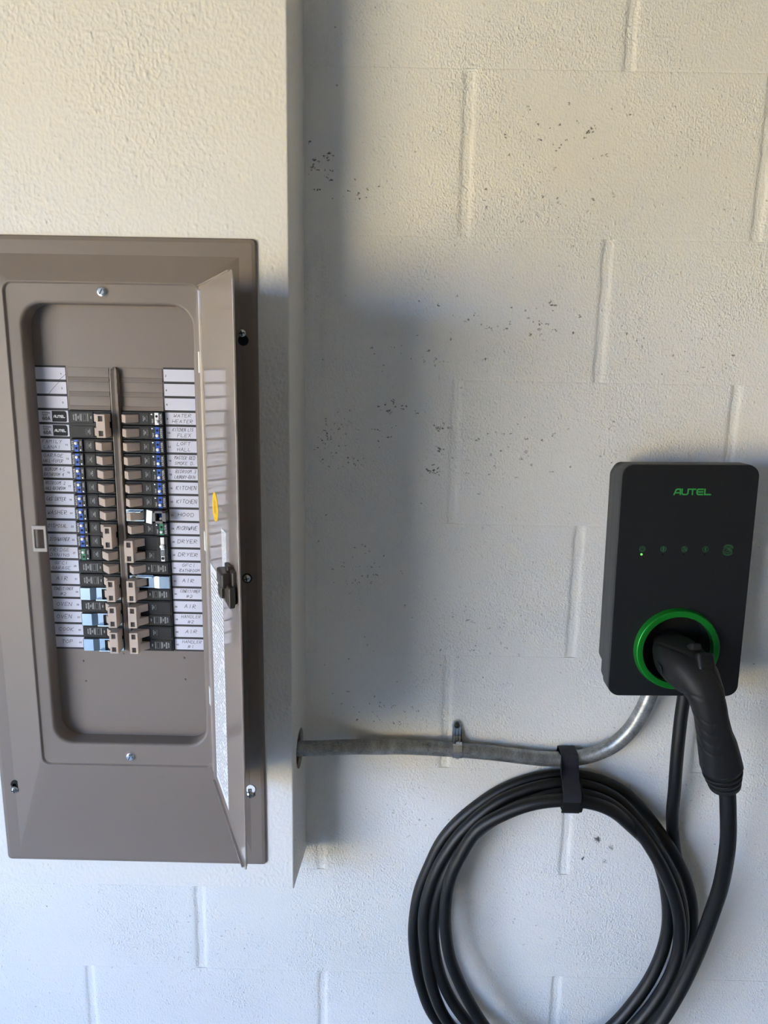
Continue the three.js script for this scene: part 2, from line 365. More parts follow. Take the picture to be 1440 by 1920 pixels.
// ---------------------------------------------------------------- materials
const std = (o) => new THREE.MeshStandardMaterial(o), phy = (o) => new THREE.MeshPhysicalMaterial(o);
const lin = (r, g, b) => new THREE.Color().setRGB(r, g, b);
const M = {
  block: std({ map: paintColour(), roughness: 0.62, bumpMap: sized(paintBump, 0.80), bumpScale: 0.0019 }),
  stucco: std({ color: 0xe9e8e4, roughness: 0.62, bumpMap: sized(paintBump, 1.35, 1.35, 0.37, 0.61), bumpScale: 0.0019 }),
  room: std({ color: 0x94918c, roughness: 0.85 }),
  concrete: std({ color: 0x8f8c86, roughness: 0.6, bumpMap: sized(fineBump, 0.5), bumpScale: 0.0006 }),
  drive: std({ color: lin(0.50, 0.45, 0.34), roughness: 0.95, bumpMap: sized(fineBump, 0.6), bumpScale: 0.001 }),
  taupe: phy({ color: lin(0.222, 0.185, 0.160), roughness: 0.42, specularIntensity: 0.75, bumpMap: sized(fineBump, 0.11), bumpScale: 0.00006 }),
  litTaupe: phy({ color: lin(0.325, 0.275, 0.245), roughness: 0.3, clearcoat: 1, clearcoatRoughness: 0.06 }),  // same taupe as the panel, lightened: the door's brighter light put into its colour
  steelGrey: std({ color: 0x2a2826, roughness: 0.7 }),
  strip: std({ color: 0x3b3a3c, roughness: 0.7 }),
  label: std({ map: labelSheet, roughness: 0.75 }),
  black: std({ color: 0x08090a, roughness: 0.55 }),
  blackMatte: std({ color: 0x0c0c0d, roughness: 0.8 }),
  print: std({ map: printSheet, roughness: 0.5 }),
  tan: std({ color: lin(0.54, 0.44, 0.365), roughness: 0.45 }),
  tie: std({ map: tieSheet, roughness: 0.6 }),
  blue: std({ color: 0x0f52b8, roughness: 0.4 }),
  greenStripe: std({ color: 0x0d7a55, roughness: 0.4 }),
  white: std({ color: 0xf2f2f0, roughness: 0.4 }),
  zinc: std({ color: 0xd4d8da, metalness: 1, roughness: 0.2 }),
  plated: std({ color: 0xaebfcc, metalness: 1, roughness: 0.26, bumpMap: sized(fineBump, 0.06), bumpScale: 0.00004 }),
  emt: std({ map: sized(galvanised, 0.25), metalness: 0.7, roughness: 0.4, bumpMap: sized(fineBump, 0.2), bumpScale: 0.0001 }),
  darkSteel: std({ color: 0x3a3734, metalness: 0.8, roughness: 0.4 }),
  shell: std({ color: 0x323537, roughness: 0.55, bumpMap: sized(fineBump, 0.06), bumpScale: 0.00008 }),
  front: std({ map: chargerPrint, roughness: 0.48, bumpMap: sized(fineBump, 0.3), bumpScale: 0.00003 }),
  greenMetal: std({ color: lin(0.012, 0.27, 0.03), metalness: 0.55, roughness: 0.32 }),
  holster: std({ color: 0x020202, roughness: 0.9 }),
  rubber: std({ color: 0x060607, roughness: 0.42, bumpMap: sized(fineBump, 0.07), bumpScale: 0.00006 }),
  grip: std({ color: 0x0b0b0d, roughness: 0.6, bumpMap: sized(fineBump, 0.05), bumpScale: 0.0001 }),
  webbing: phy({ color: 0x22222a, roughness: 0.8, sheen: 0.4, sheenColor: new THREE.Color(0x555566), sheenRoughness: 0.5, bumpMap: sized(weave, 0.012), bumpScale: 0.0004 }),
  fuzz: std({ color: 0x0b0b0c, roughness: 1, bumpMap: sized(fineBump, 0.02), bumpScale: 0.001 }),
  latch: std({ color: 0x37302c, roughness: 0.38 }),
  paper: std({ map: noticeSheet, roughness: 0.45 }),
  sticker: std({ map: stickerSheet, roughness: 0.4 }),
  led: std({ color: 0x123312, emissive: lin(0.03, 0.16, 0.02), emissiveIntensity: 1 }),
};

// ---------------------------------------------------------------- the garage: an open door in the left wall looks onto a sunlit drive
const LX = -2.3, RX = 3.3, ZF = 6.2, CEIL = 2.7, DOOR_H = 2.0, DZ0 = 1.28, DZ1 = 4.3;
shell('floor', box(LX - 0.2, RX + 0.2, -0.15, 0, -0.25, ZF + 0.2), M.concrete);
shell('ceiling', box(LX - 0.2, RX + 0.2, CEIL, CEIL + 0.15, -0.25, ZF + 0.2), M.room);
shell('wall_right', box(RX, RX + 0.2, 0, CEIL, 0, ZF), M.room);
shell('wall_front', box(LX, RX, 0, CEIL, ZF, ZF + 0.2), M.room);
{
  const s = new THREE.Shape();
  [[-0.25, 0], [DZ0, 0], [DZ0, DOOR_H], [DZ1, DOOR_H], [DZ1, 0], [ZF + 0.2, 0], [ZF + 0.2, CEIL], [-0.25, CEIL]].forEach(([z, y], i) => (i ? s.lineTo(-z, y) : s.moveTo(-z, y)));
  shell('wall_left', new THREE.ExtrudeGeometry(s, { depth: 0.2, bevelEnabled: false }).rotateY(Math.PI / 2).translate(LX - 0.2, 0, 0), M.room);
}
shell('wall_street_added', box(-24, -23.6, -0.03, 3.4, -40, 40), M.drive);                     // unseen wall across the road, added to cut low sky and bounce warm light
shell('driveway', box(-60, LX - 0.2, -0.2, -0.03, -40, 40), M.drive);

// the block wall: a slab that carries courses of painted block, each block its own piece with shallow joints
const wall = new THREE.Group();
wall.name = 'wall_back'; wall.userData = { kind: 'structure' };
scene.add(wall);
{
  const slab = new THREE.Mesh(plate(rrect(LX, RX, -CY, CEIL - CY, 0), -0.25, -0.0023).translate(0, CY, 0), M.block);
  slab.name = 'mortar_bed'; wall.add(slab);
}
function block(x0, x1, y0, y1) {                        // x0..x1, y0..y1 in wall coordinates
  const ex = [0, 0.0012, 0.0028, 0.0045, 0.0065, 0.009, 0.015], ez = [-0.0023, -0.0022, -0.0018, -0.0010, -0.0004, -0.0001, 0];
  const dip = 0.25 + rnd() * 0.75, ey = [0, 0.0010, 0.003, 0.006], eyz = [-0.0006 * dip, -0.00025 * dip, -0.00006, 0];
  const xs = [], ys = [];
  ex.forEach((e, i) => xs.push([x0 + e, ez[i], 1 - i / 6]));
  for (let k = 1; k < 5; k++) xs.push([x0 + 0.015 + (x1 - x0 - 0.030) * k / 5, 0, 0]);
  [...ex].reverse().forEach((e, i) => xs.push([x1 - e, ez[6 - i], -i / 6]));
  ey.forEach((e, i) => ys.push([y0 + e, eyz[i]]));
  for (let k = 1; k < 10; k++) ys.push([y0 + 0.006 + (y1 - y0 - 0.012) * k / 10, 0]);
  [...ey].reverse().forEach((e, i) => ys.push([y1 - e, eyz[3 - i]]));
  const pos = [], uv = [], idx = [], nx = xs.length, ny = ys.length, a = rnd() * 6, b = rnd() * 6, proud = (rnd() - 0.5) * 0.0004;
  // front grid, then a skirt back to the bed
  ys.forEach(([y, zy], j) => xs.forEach(([x, zx, e]) => {
    const wob = e ? Math.abs(e) * 0.0011 * (Math.sin(y * 90 + a) + 0.6 * Math.sin(y * 210 + b)) * Math.sign(e) : 0;
    pos.push(x + wob, Y(y), Math.min(zx, 0) + Math.min(zy, 0) * (zx > -0.001 ? 1 : 0.4) + (zx > -0.0021 ? proud : 0)); uv.push(x, y);
  }));
  for (let j = 0; j + 1 < ny; j++) for (let i = 0; i + 1 < nx; i++) { const p = j * nx + i; idx.push(p, p + 1, p + nx + 1, p, p + nx + 1, p + nx); }
  const rim = [];
  for (let i = 0; i < nx; i++) rim.push(i);
  for (let j = 1; j < ny; j++) rim.push(j * nx + nx - 1);
  for (let i = nx - 2; i >= 0; i--) rim.push((ny - 1) * nx + i);
  for (let j = ny - 2; j > 0; j--) rim.push(j * nx);
  const base = pos.length / 3;
  for (const z of [null, -0.006]) rim.forEach((p) => { pos.push(pos[3 * p], pos[3 * p + 1], z ?? pos[3 * p + 2]); uv.push(uv[2 * p], uv[2 * p + 1]); });
  const L = rim.length;
  rim.forEach((_, k) => { const p = base + k, q = base + (k + 1) % L; idx.push(p, p + L, q + L, p, q + L, q); });
  const g = new THREE.BufferGeometry();
  g.setAttribute('position', new THREE.Float32BufferAttribute(pos, 3)); g.setAttribute('uv', new THREE.Float32BufferAttribute(uv, 2)); g.setIndex(idx); g.computeVertexNormals();
  const m = new THREE.Mesh(g, M.block); m.name = 'block'; wall.add(m);
}
{
  const rows = [[0.99, 0.785, 0.098], [0.785, 0.581, 0.305], [0.581, 0.3785, 0.3085], [0.3785, 0.1652, 0.0975], [0.1652, -0.032, 0.2993], [-0.032, -0.2455, 0.0955], [-0.2455, -0.457, 0.2894], [-0.457, -0.652, 0.099], [-0.652, -0.8448, 0.305], [-0.8448, -1.0455, 0.0977], [-1.0455, -1.249, 0.3085], [-1.249, -1.452, 0.0975]];
  const jw = 0.0026, B = 0.4064;
  for (const [y1, y0, xj] of rows) for (let k = -4; k < 4; k++) {
    const j0 = xj + k * B + (rnd() - 0.5) * 0.004 * (k !== 0), j1 = xj + (k + 1) * B;
    block(j0 + jw, j1 - jw, y0, y1);
  }
}

// the furred-out box on the wall that holds the panel
const ZB = 0.102, BX = -0.1333, BB = -0.8013;
{
  const f = rrect(-1.62, BX, BB, CEIL - CY, 0);
  f.holes.push(rectPath(THREE.Path, -0.55, -0.192, -0.742, 0.122, 0));
  const front = plate(f, 0.088, ZB, 0.0022, 3);
  const s = new THREE.Shape();                         // right side, seen along x: (z, y), with a hole for the conduit
  [[0.0, BB], [0.096, BB], [0.096, CEIL - CY], [0.0, CEIL - CY]].forEach(([z, y], i) => (i ? s.lineTo(-z, y) : s.moveTo(-z, y)));
  const h = new THREE.Path(); h.absellipse(-0.049, -0.5945, 0.027, 0.0315, 0, Math.PI * 2, true);
  s.holes.push(h);
  const side = new THREE.ExtrudeGeometry(s, { depth: 0.005, bevelEnabled: false, curveSegments: 24 }).rotateY(Math.PI / 2).translate(BX - 0.005, 0, 0);
  const p = side.attributes.position;
  for (let i = 0; i < p.count; i++) p.setX(i, p.getX(i) + 0.0082 * (0.096 - p.getZ(i)) / 0.096);   // leans out a little towards the wall
  side.computeVertexNormals();
  const bottom = box(-1.62, BX - 0.004, BB, BB + 0.012, 0.0, 0.09);
  const end = box(-1.62, -1.608, BB, CEIL - CY, 0, 0.09);
  shell('wall_chase', merge([front, side, bottom, end]).translate(0, CY, 0), M.stucco);
}

// ---------------------------------------------------------------- breaker panel
const PX = -0.3705, panel = thing('electrical_panel', 'tall taupe steel breaker panel with its door swung open, set in the white wall', 'electrical panel', [PX, -0.31, 0.1]);
{
  // enclosure behind the dead front
  part(panel, 'enclosure', [box(-0.54, -0.2, -0.73, 0.11, 0.01, 0.014), box(-0.54, -0.536, -0.73, 0.11, 0.014, 0.087), box(-0.204, -0.2, -0.73, 0.11, 0.014, 0.087), box(-0.54, -0.2, -0.73, -0.726, 0.014, 0.087), box(-0.54, -0.2, 0.106, 0.11, 0.014, 0.087)], M.steelGrey);
  const O = (e, z, r) => loop(-0.567 + e, -0.174 - e, -0.7575 + e, 0.1423 - e, r, z);
  const outer = skin([O(0, 0.1021, 0.006), O(0, 0.1045, 0.006), O(0.0018, 0.1062, 0.005), O(0.006, 0.1072, 0.003), loop(-0.545, -0.196, -0.735, 0.1195, 0.0005, 0.1074), loop(-0.4972, -0.2445, -0.5915, 0.0862, 0.013, 0.1185)], false, false, 0.055);
  const R = (e, z, r) => loop(-0.4972 + e, -0.2445 - e, -0.5915 + e, 0.0862 - e, r, z);
  const N = (e, z, r) => loop(-0.4755 + e, -0.2568 - e, -0.556 + e, 0.0585 - e, r, z);
  const inner = skin([R(0, 0.1185, 0.013), R(0.0012, 0.1188, 0.012), R(0.0022, 0.1182, 0.011), R(0.0032, 0.1162, 0.0105), R(0.0045, 0.1158, 0.0095), N(-0.0042, 0.1155, 0.031), N(-0.0026, 0.1152, 0.0295), N(-0.0012, 0.1143, 0.028), N(-0.0003, 0.1127, 0.0272), N(0, 0.1105, 0.027), N(0, 0.0893, 0.027)]);
  part(panel, 'trim_cover', [outer, inner], M.taupe);
  const d = rrect(-0.487, -0.247, -0.568, 0.07, 0);
  const top = -0.0212 - 3 * 0.01905, bot = -0.0212 - 21 * 0.01905;
  d.holes.push(rectPath(THREE.Path, -0.4328, -0.3747, bot, top, 0), rectPath(THREE.Path, -0.3628, -0.3043, bot, top, 0));
  part(panel, 'dead_front', plate(d, 0.0875, 0.089), M.taupe);
  for (let k = 0; k < 3; k++) for (const [x0, x1] of [[-0.4325, -0.3765], [-0.3610, -0.3050]]) {        // blank twist-out plates
    const y1 = -0.0212 - k * 0.01905 - 0.0004, y0 = y1 - 0.0186;
    const prof = [[y1, 0.089], [y1 - 0.0003, 0.0896], [y1 - 0.0125, 0.0897], [y1 - 0.0135, 0.0903], [y1 - 0.0178, 0.0913], [y0 + 0.0002, 0.0911], [y0, 0.089]];
    part(panel, 'filler_plate', skin([x0, x0 + 0.0006, x1 - 0.0006, x1].map((x, i) => prof.map(([y, z]) => [x, y, i % 3 ? z : Math.max(0.0889, z - 0.0007)])), true, true, 0.3), M.taupe);
  }
  { // pressed rib between the two rows of breakers
    const w = 0.0058, cx = -0.3687, ring = (y, k, ph) => [[-w, 0.0885], [-w + 0.0004 * ph, 0.0945], [-w * 0.90, 0.0958], [-w * 0.70, 0.0960], [-w * 0.12, 0.0942], [w * 0.02, 0.0938], [w * 0.14, 0.0941], [w * (0.42 + 0.07 * ph), 0.0964 + 0.0004 * ph], [w * 0.74, 0.0985 - 0.0004 * ph], [w * 0.90, 0.0984], [w - 0.0005 * ph, 0.0955], [w, 0.0885]].map(([x, z]) => [cx + x * k, y, 0.0885 + (z - 0.0885) * k]);
    const rings = [];
    for (let i = 0; i <= 88; i++) { const y = -0.0205 - 0.4035 * i / 88, e = Math.min(1, Math.min(i, 88 - i) / 1.5 + 0.25); rings.push(ring(y, e, (i % 4 === 0 ? 1 : 0) + 0.5 * rnd())); }
    part(panel, 'rib', skin(rings.reverse(), true, true, 0.5), M.taupe);
  }
  for (const [x, y] of [[-0.3792, -0.428], [-0.3592, -0.4275], [-0.4385, -0.4405], [-0.2915, -0.4325], [-0.4365, -0.472], [-0.291, -0.466]]) part(panel, 'pressed_dimple', turned([[0.0016, 0.0888], [0.0014, 0.0896], [0.0008, 0.0901], [0, 0.0902]].reverse(), x, y, 10), M.taupe);
  // printed label strips, a paper label for every slot
  for (const [side, x0, x1] of [[1, -0.4757, -0.4351], [2, -0.3036, -0.2616]]) {
    const strip = part(panel, 'label_strip', box(x0 - 0.0004, x1 + 0.0004, -0.0212 - 21 * 0.01905 - 0.001, -0.0200, 0.089, 0.0894), M.strip);
    for (let k = 0; k < 21; k++) {
      const s = side + 2 * k, y1 = -0.0212 - k * 0.01905 - 0.0014, g = box(x0, x1, y1 - 0.0158, y1, 0.0893, 0.0897), p = g.attributes.position, u = g.attributes.uv;
      const c = (s - 1) % 6, r = Math.floor((s - 1) / 6), front = (i) => p.getZ(i) > 0.0895;
      for (let i = 0; i < p.count; i++) { const a = front(i) ? (p.getX(i) - x0) / (x1 - x0) : 0.02, b = front(i) ? (p.getY(i) - y1 + 0.0158) / 0.0158 : 0.02; u.setXY(i, (c + 0.01 + a * 0.98) / 6, 1 - (r + 1 - (0.01 + b * 0.98)) / 7); }
      const L = part(strip, 'circuit_label', g, M.label);
      if (s === 7 || s === 9) L.userData.label = 'printed 60A sticker in black and white';
    }
  }
  // screws
  const screw = (x, y, z, r, head, tilt) => {
    const s = part(panel, head, turned([[0, z + r * 0.62], [r * 0.45, z + r * 0.58], [r * 0.8, z + r * 0.36], [r, z + r * 0.1], [r, z - 0.001]], x, y, 20), M.zinc);
    const c = [0, 1].map((k) => new THREE.BoxGeometry(r * 1.25, r * 0.24, r * 0.3).rotateZ(tilt + k * Math.PI / 2).translate(x, y, z + r * 0.48));
    part(s, 'screw_recess', c, M.darkSteel);
  };
  const hexScrew = (x, y, z) => {
    part(panel, 'dimple', turned([[0.0085, z - 0.0004], [0.0075, z + 0.0004], [0.006, z + 0.0001], [0, z + 0.0001]].reverse(), x, y, 28), M.taupe);
    const s = part(panel, 'screw', [turned([[0, z + 0.001], [0.0056, z + 0.001], [0.0056, z]], x, y, 24), new THREE.CylinderGeometry(0.0042, 0.0044, 0.004, 6).rotateX(Math.PI / 2).rotateZ(0.3).translate(x, y, z + 0.0025)], M.zinc);
    part(s, 'screw_recess', new THREE.BoxGeometry(0.0062, 0.0011, 0.0008).rotateZ(1.1).translate(x, y, z + 0.0045), M.darkSteel);
  };
  hexScrew(-0.3698, 0.0735, 0.1158); hexScrew(-0.3678, -0.576, 0.1158);
  for (const [x, y, hy, mat] of [[-0.1937, 0.0257, -0.009, M.blackMatte], [-0.194, -0.3047, 0, M.blackMatte], [-0.5451, -0.6382, 0.0085, M.blackMatte], [-0.1962, -0.6376, 0.0085, M.white]]) {
    const kz = 0.1086;
    const key = rrect(x - 0.0027, x + 0.0027, Math.min(y, y + hy) - 0.001, Math.max(y, y + hy) + 0.001, 0.001);
    part(panel, 'keyhole_slot', [plate(key, 0.1066, kz), cyl(0.0068, x + (hy ? 0.0012 : 0), y + hy, 0.1066, kz, 24)], mat);
    screw(x, y, kz + 0.0004, 0.0056, 'screw', 0.4 + x * 9);
  }
  // the catch the door latches into
  const k = rrect(-0.4842, -0.4648, -0.2702, -0.2338, 0.0012), hole = rectPath(THREE.Path, -0.4812, -0.4682, -0.2652, -0.239, 0.0006);
  k.holes.push(hole);
  part(panel, 'latch_keeper', plate(k, 0.1150, 0.1172, 0.0005, 2), std({ color: lin(0.34, 0.31, 0.29), roughness: 0.4 }));
}
// door: swung out past square on its right-hand hinges; s runs from hinge to free edge, n into the room's left
{
  const HX = -0.2465, HZ = 0.1165, FX = -0.1600, FZ = 0.320, L = Math.hypot(FX - HX, FZ - HZ), ds = [(FX - HX) / L, (FZ - HZ) / L], n = [-ds[1], ds[0]];
  // local frame: x = s, y = wall y, z = towards +n
  const put = (g) => g.applyMatrix4(new THREE.Matrix4().makeBasis(new THREE.Vector3(ds[0], 0, ds[1]), new THREE.Vector3(0, 1, 0), new THREE.Vector3(n[0], 0, n[1])).setPosition(HX, 0, HZ));
  const D0 = 0.0, D1 = L, T = 0.0827, Bt = -0.6035;
  const sheet = plate(rrect(D0 + 0.002, D1, Bt, T, 0.008), -0.0006, 0.0008, 0.0003, 1);
  const lip = [box(D1 - 0.0014, D1 + 0.0002, Bt + 0.008, T - 0.008, -0.0012, 0.0012, 0.0007), box(0.012, D1 - 0.010, T - 0.0014, T, -0.0004, 0.0040, 0.0006), box(0.012, D1 - 0.010, Bt, Bt + 0.0014, -0.0004, 0.0040, 0.0006)];
  const roll = [box(-0.001, 0.0105, Bt + 0.012, T - 0.004, -0.0025, 0.0028, 0.0022), box(0.0125, 0.0165, Bt + 0.014, T - 0.006, 0.0002, 0.0022, 0.0009), box(0.0195, 0.0225, Bt + 0.014, T - 0.006, 0.0002, 0.0018, 0.0007)];
  const door = part(panel, 'door', [sheet, ...lip, ...roll].map(put), M.litTaupe);
  for (const y of [-0.012, -0.249, -0.475]) for (const s of [0.001, 0.0065]) part(door, 'hinge_tab', put(box(s, s + 0.0022, y - 0.0135, y + 0.0135, 0.002, 0.0036, 0.0005)), M.white);
  const sheetUV = (x0, x1, y0, y1, z) => { const g = box(x0, x1, y0, y1, 0.0008, z), u = g.attributes.uv; for (let i = 0; i < u.count; i++) u.setXY(i, u.getX(i), u.getY(i)); return put(g); };
  part(door, 'notice_paper', sheetUV(0.034, 0.118, -0.585, -0.272, 0.0012), M.paper, 'white sheet of fine print low on the door');
  part(door, 'notice_paper', sheetUV(0.122, 0.150, -0.268, -0.205, 0.0012), M.paper, 'small white notice above the latch');
  { const g = cyl(0.0185, 0.083, -0.187, 0.0008, 0.0014, 36), p = g.attributes.position, u = g.attributes.uv; for (let i = 0; i < p.count; i++) u.setXY(i, 0.5 + (p.getX(i) - 0.083) / 0.038, 0.5 + (p.getY(i) + 0.187) / 0.038); part(door, 'sticker', put(g), M.sticker, 'round yellow sticker'); }
  const lt = part(door, 'latch', [box(0.162, 0.208, -0.274, -0.236, 0.0006, 0.006, 0.002), box(0.168, 0.2, -0.257, -0.239, 0.005, 0.0165, 0.003), box(0.178, 0.214, -0.276, -0.252, 0.004, 0.011, 0.002), box(0.186, 0.196, -0.238, -0.2325, 0.003, 0.009, 0.0015)].map(put), M.latch, 'dark brown plastic slide latch');
  part(lt, 'thumb_slide', put(box(0.168, 0.188, -0.272, -0.2575, 0.005, 0.0155, 0.0025)), M.latch);
}

// ---------------------------------------------------------------- breakers
const PITCH = 0.01905, ROW0 = -0.0212, BZ = 0.0935;
const rowY = (slot) => ROW0 - Math.floor((slot - 1) / 2) * PITCH - PITCH / 2;       // middle of a slot
const UL = -0.4327, UR = -0.3044;                      // outer ends of the two columns
// u runs from the outer end towards the rib, for either side
function spanX(left, u0, u1) { return left ? [UL + u0, UL + u1] : [UR - u1, UR - u0]; }
function uvBox(x0, x1, y0, y1, z0, z1, [cu, cv, cw, ch]) {
  const g = box(x0, x1, y0, y1, z0, z1), p = g.attributes.position, u = g.attributes.uv;
  for (let i = 0; i < p.count; i++) { const f = p.getZ(i) > (z0 + z1) / 2, a = f ? (p.getX(i) - x0) / (x1 - x0) : 0.01, b = f ? (p.getY(i) - y0) / (y1 - y0) : 0.01; u.setXY(i, cu + (0.02 + 0.96 * a) * cw, cv + (0.02 + 0.96 * b) * ch); }
  return g;
}
function toggle(left, y, h = 0.0106, lift = 0) {        // two-faced rocker toggle, thrown towards the rib
  const prof = [[0, -0.004], [0, 0.0012], [0.0006, 0.0022], [0.0122, 0.0146], [0.0132, 0.0151], [0.0142, 0.0146], [0.0218, 0.0044], [0.0222, 0.0030], [0.0222, -0.004]].map(([u, z]) => [u, z + (z > 0 ? lift : 0)]);
  const sh = new THREE.Shape();
  prof.forEach(([u, z], i) => { const x = left ? UL + 0.0340 + u : UR - 0.0340 - u; i ? sh.lineTo(x, BZ + z) : sh.moveTo(x, BZ + z); });
  // the shape lies in x-z: extrude along y
  return new THREE.ExtrudeGeometry(sh, { depth: h - 0.0008, bevelEnabled: true, bevelThickness: 0.0004, bevelSize: 0.0004, bevelOffset: -0.0004, bevelSegments: 2 }).rotateX(Math.PI / 2).translate(0, y + h / 2 - 0.0004, 0);
}
function bodyGeo(left, yMid, poles) {
  const [x0, x1] = spanX(left, 0, 0.0575), h = PITCH * poles;
  const g = [box(x0, x1, yMid - h / 2 + 0.00035, yMid + h / 2 - 0.00035, 0.066, BZ, 0.0008)];
  for (let k = 0; k < poles; k++) { const y = yMid + h / 2 - PITCH * (k + 0.5), [a, b] = spanX(left, 0.0018, 0.0335); g.push(box(a, b, y - 0.0078, y + 0.0078, BZ - 0.002, BZ + 0.0009, 0.0006)); }
  return g;
}
function wells(left, y) { const [a, b] = spanX(left, 0.0338, 0.0568); return box(a, b, y - 0.0062, y + 0.0062, BZ - 0.002, BZ + 0.00025); }
function testModule(t, left, y, stripe, name) {
  const [a, b] = spanX(left, 0.0012, 0.0168), [s0, s1] = spanX(left, 0.0062, 0.0115), mid = (s0 + s1) / 2;
  const m = part(t, 'test_module', uvBox(a, b, y - 0.0082, y + 0.0082, BZ, BZ + 0.0034, left ? [0, 0.5, 0.25, 0.5] : [0.25, 0.5, 0.25, 0.5]), M.print);
  part(m, 'colour_stripe', box(s0, s1, y - 0.0081, y + 0.0081, BZ + 0.003, BZ + 0.0038), stripe);
  const up = left ? 1 : -1;
  part(m, 'test_button', turned([[0, BZ + 0.0062], [0.0016, BZ + 0.0062], [0.0022, BZ + 0.0056], [0.0022, BZ + 0.003]], mid, y + 0.0034 * up, 16), M.white);
  part(m, 'indicator_hole', cyl(0.0017, mid, y - 0.0034 * up, BZ + 0.003, BZ + 0.0041, 14), M.blackMatte);
  const [c0, c1] = spanX(left, 0.0135, 0.0165);
  part(m, 'module_screw', turned([[0, BZ + 0.0042], [0.0011, BZ + 0.0041], [0.0015, BZ + 0.0036], [0.0015, BZ + 0.003]], (c0 + c1) / 2, y - 0.006 * up, 12), M.zinc);
}
function window_(t, left, y) { const [a, b] = spanX(left, 0.0205, 0.0318); part(t, 'trip_print', uvBox(a, b, y - 0.0062, y + 0.0062, BZ, BZ + 0.0013, left ? [0.5, 0.5, 0.25, 0.5] : [0.75, 0.5, 0.25, 0.5]), M.print); }
function rating(t, left, y) { const [a, b] = spanX(left, 0.0030, 0.0325); part(t, 'rating_print', uvBox(a, b, y - 0.0068, y + 0.0068, BZ, BZ + 0.0013, left ? [0, 0, 0.5, 0.5] : [0.5, 0, 0.5, 0.5]), M.print); }
function tieBar(t, left, yMid, cells) {
  // bridging cap over two toggles, an open square over each toggle tip
  const [x0, x1] = spanX(left, 0.0440, 0.0560), y0 = yMid - 0.0155, y1 = yMid + 0.0155;
  const sh = rrect(x0, x1, y0, y1, 0.0008);
  const wx0 = x0 + 0.0032, wx1 = x1 - 0.0032, wins = [yMid + 0.0098, yMid - 0.0098];
  for (const w of wins) sh.holes.push(rectPath(THREE.Path, wx0, wx1, w - 0.0035, w + 0.0035, 0.0003));
  const b = part(t, 'handle_tie', plate(sh, BZ + 0.0030, BZ + 0.0205, 0.0005, 2), M.tan);
  wins.forEach((w, i) => part(b, 'toggle_tip', uvBox(wx0, wx1, w - 0.0035, w + 0.0035, BZ + 0.014, BZ + 0.0188, [cells[i] / 4, 0, 0.25, 1]), M.tie));
}
function breaker(slot, kind, label, stripe, group) {
  const left = slot % 2 === 1, poles = kind === 'single' || kind === 'plain' ? 1 : 2, y = rowY(slot) - (poles - 1) * PITCH / 2;
  const [x0, x1] = spanX(left, 0, 0.0575);
  const t = thing('circuit_breaker', label, 'circuit breaker', [(x0 + x1) / 2, y, 0.08], group);
  part(t, 'body', bodyGeo(left, y, poles), M.black);
  for (let k = 0; k < poles; k++) {
    const yk = y + (poles - 1) * PITCH / 2 - k * PITCH;
    part(t, 'toggle_well', wells(left, yk), M.blackMatte);
    part(t, 'toggle', toggle(left, yk), M.tan);
    if (kind === 'single' || kind === 'tied') { testModule(t, left, yk, stripe); window_(t, left, yk); }
    else if (kind === 'plain') rating(t, left, yk);
    else if (kind === 'double' && k === (left ? 0 : 1)) rating(t, left, yk);
    else if (kind === 'double') window_(t, left, yk);
  }
  if (kind === 'double' || kind === 'tied' || kind === 'gfci') tieBar(t, left, y, slot === 31 ? [0, 1] : slot === 36 || slot === 40 ? [3, 3] : [2, 2]);
  if (kind === 'gfci') {
    const [a, b] = spanX(left, 0.0015, 0.0165), [s0, s1] = spanX(left, 0.0062, 0.0112), mid = (s0 + s1) / 2;
    const m = part(t, 'test_module', box(a, b, y - 0.0178, y + 0.0178, BZ, BZ + 0.003, 0.0006), M.black);
    part(m, 'white_stripe', uvBox(s0, s1, y - 0.0172, y + 0.0172, BZ + 0.002, BZ + 0.0038, [0.9, 0.9, 0.01, 0.01]), M.white);
    part(m, 'test_button', turned([[0, BZ + 0.007], [0.0024, BZ + 0.007], [0.0032, BZ + 0.006], [0.0032, BZ + 0.003]], mid, y + 0.0045, 20), M.white);
    part(m, 'indicator_hole', cyl(0.0022, mid, y - 0.0128, BZ + 0.003, BZ + 0.0041, 16), M.blackMatte);
    part(m, 'maker_print', uvBox(s0 + 0.0004, s1 - 0.0004, y - 0.0095, y - 0.001, BZ + 0.0038, BZ + 0.0040, [0.252 + 0.17, 0.5, 0.075, 0.5]), std({ map: printSheet, roughness: 0.5 }));
    window_(t, left, y - PITCH / 2);
  }
  return t;
}
const S1 = 'black single-pole breaker with ';
breaker(7, 'double', 'two-pole black breaker at the head of the left row, beside the two 60A stickers');
breaker(11, 'single', S1 + 'blue test stripe beside the FAMILY LANAI label', M.blue);
breaker(13, 'single', S1 + 'blue test stripe beside the GARAGE HALL-FOYER label', M.blue);
breaker(15, 'single', S1 + 'blue test stripe beside the BEDROOM 4-5 BATHROOM label', M.blue);
breaker(17, 'single', S1 + 'blue test stripe beside the BEDROOM 2 label', M.blue);
breaker(19, 'single', S1 + 'blue test stripe beside the GAS DRYER label', M.blue);
breaker(21, 'single', S1 + 'blue test stripe beside the WASHER label', M.blue);
breaker(23, 'tied', 'pair of blue-striped breaker poles under one handle tie beside DISPOSAL and DISHWASHER labels', M.blue);
breaker(27, 'single', S1 + 'green test stripe beside the FRIDGE DINING label', M.greenStripe);
breaker(29, 'plain', S1 + 'no stripe beside the GFCI GARAGE label');
breaker(31, 'double', 'two-pole black breaker in the left row beside the AIR CONDITIONER labels');
breaker(35, 'double', 'two-pole black breaker beside the two OVEN labels');
breaker(39, 'double', 'two-pole black breaker at the foot of the left row beside COOK TOP labels');
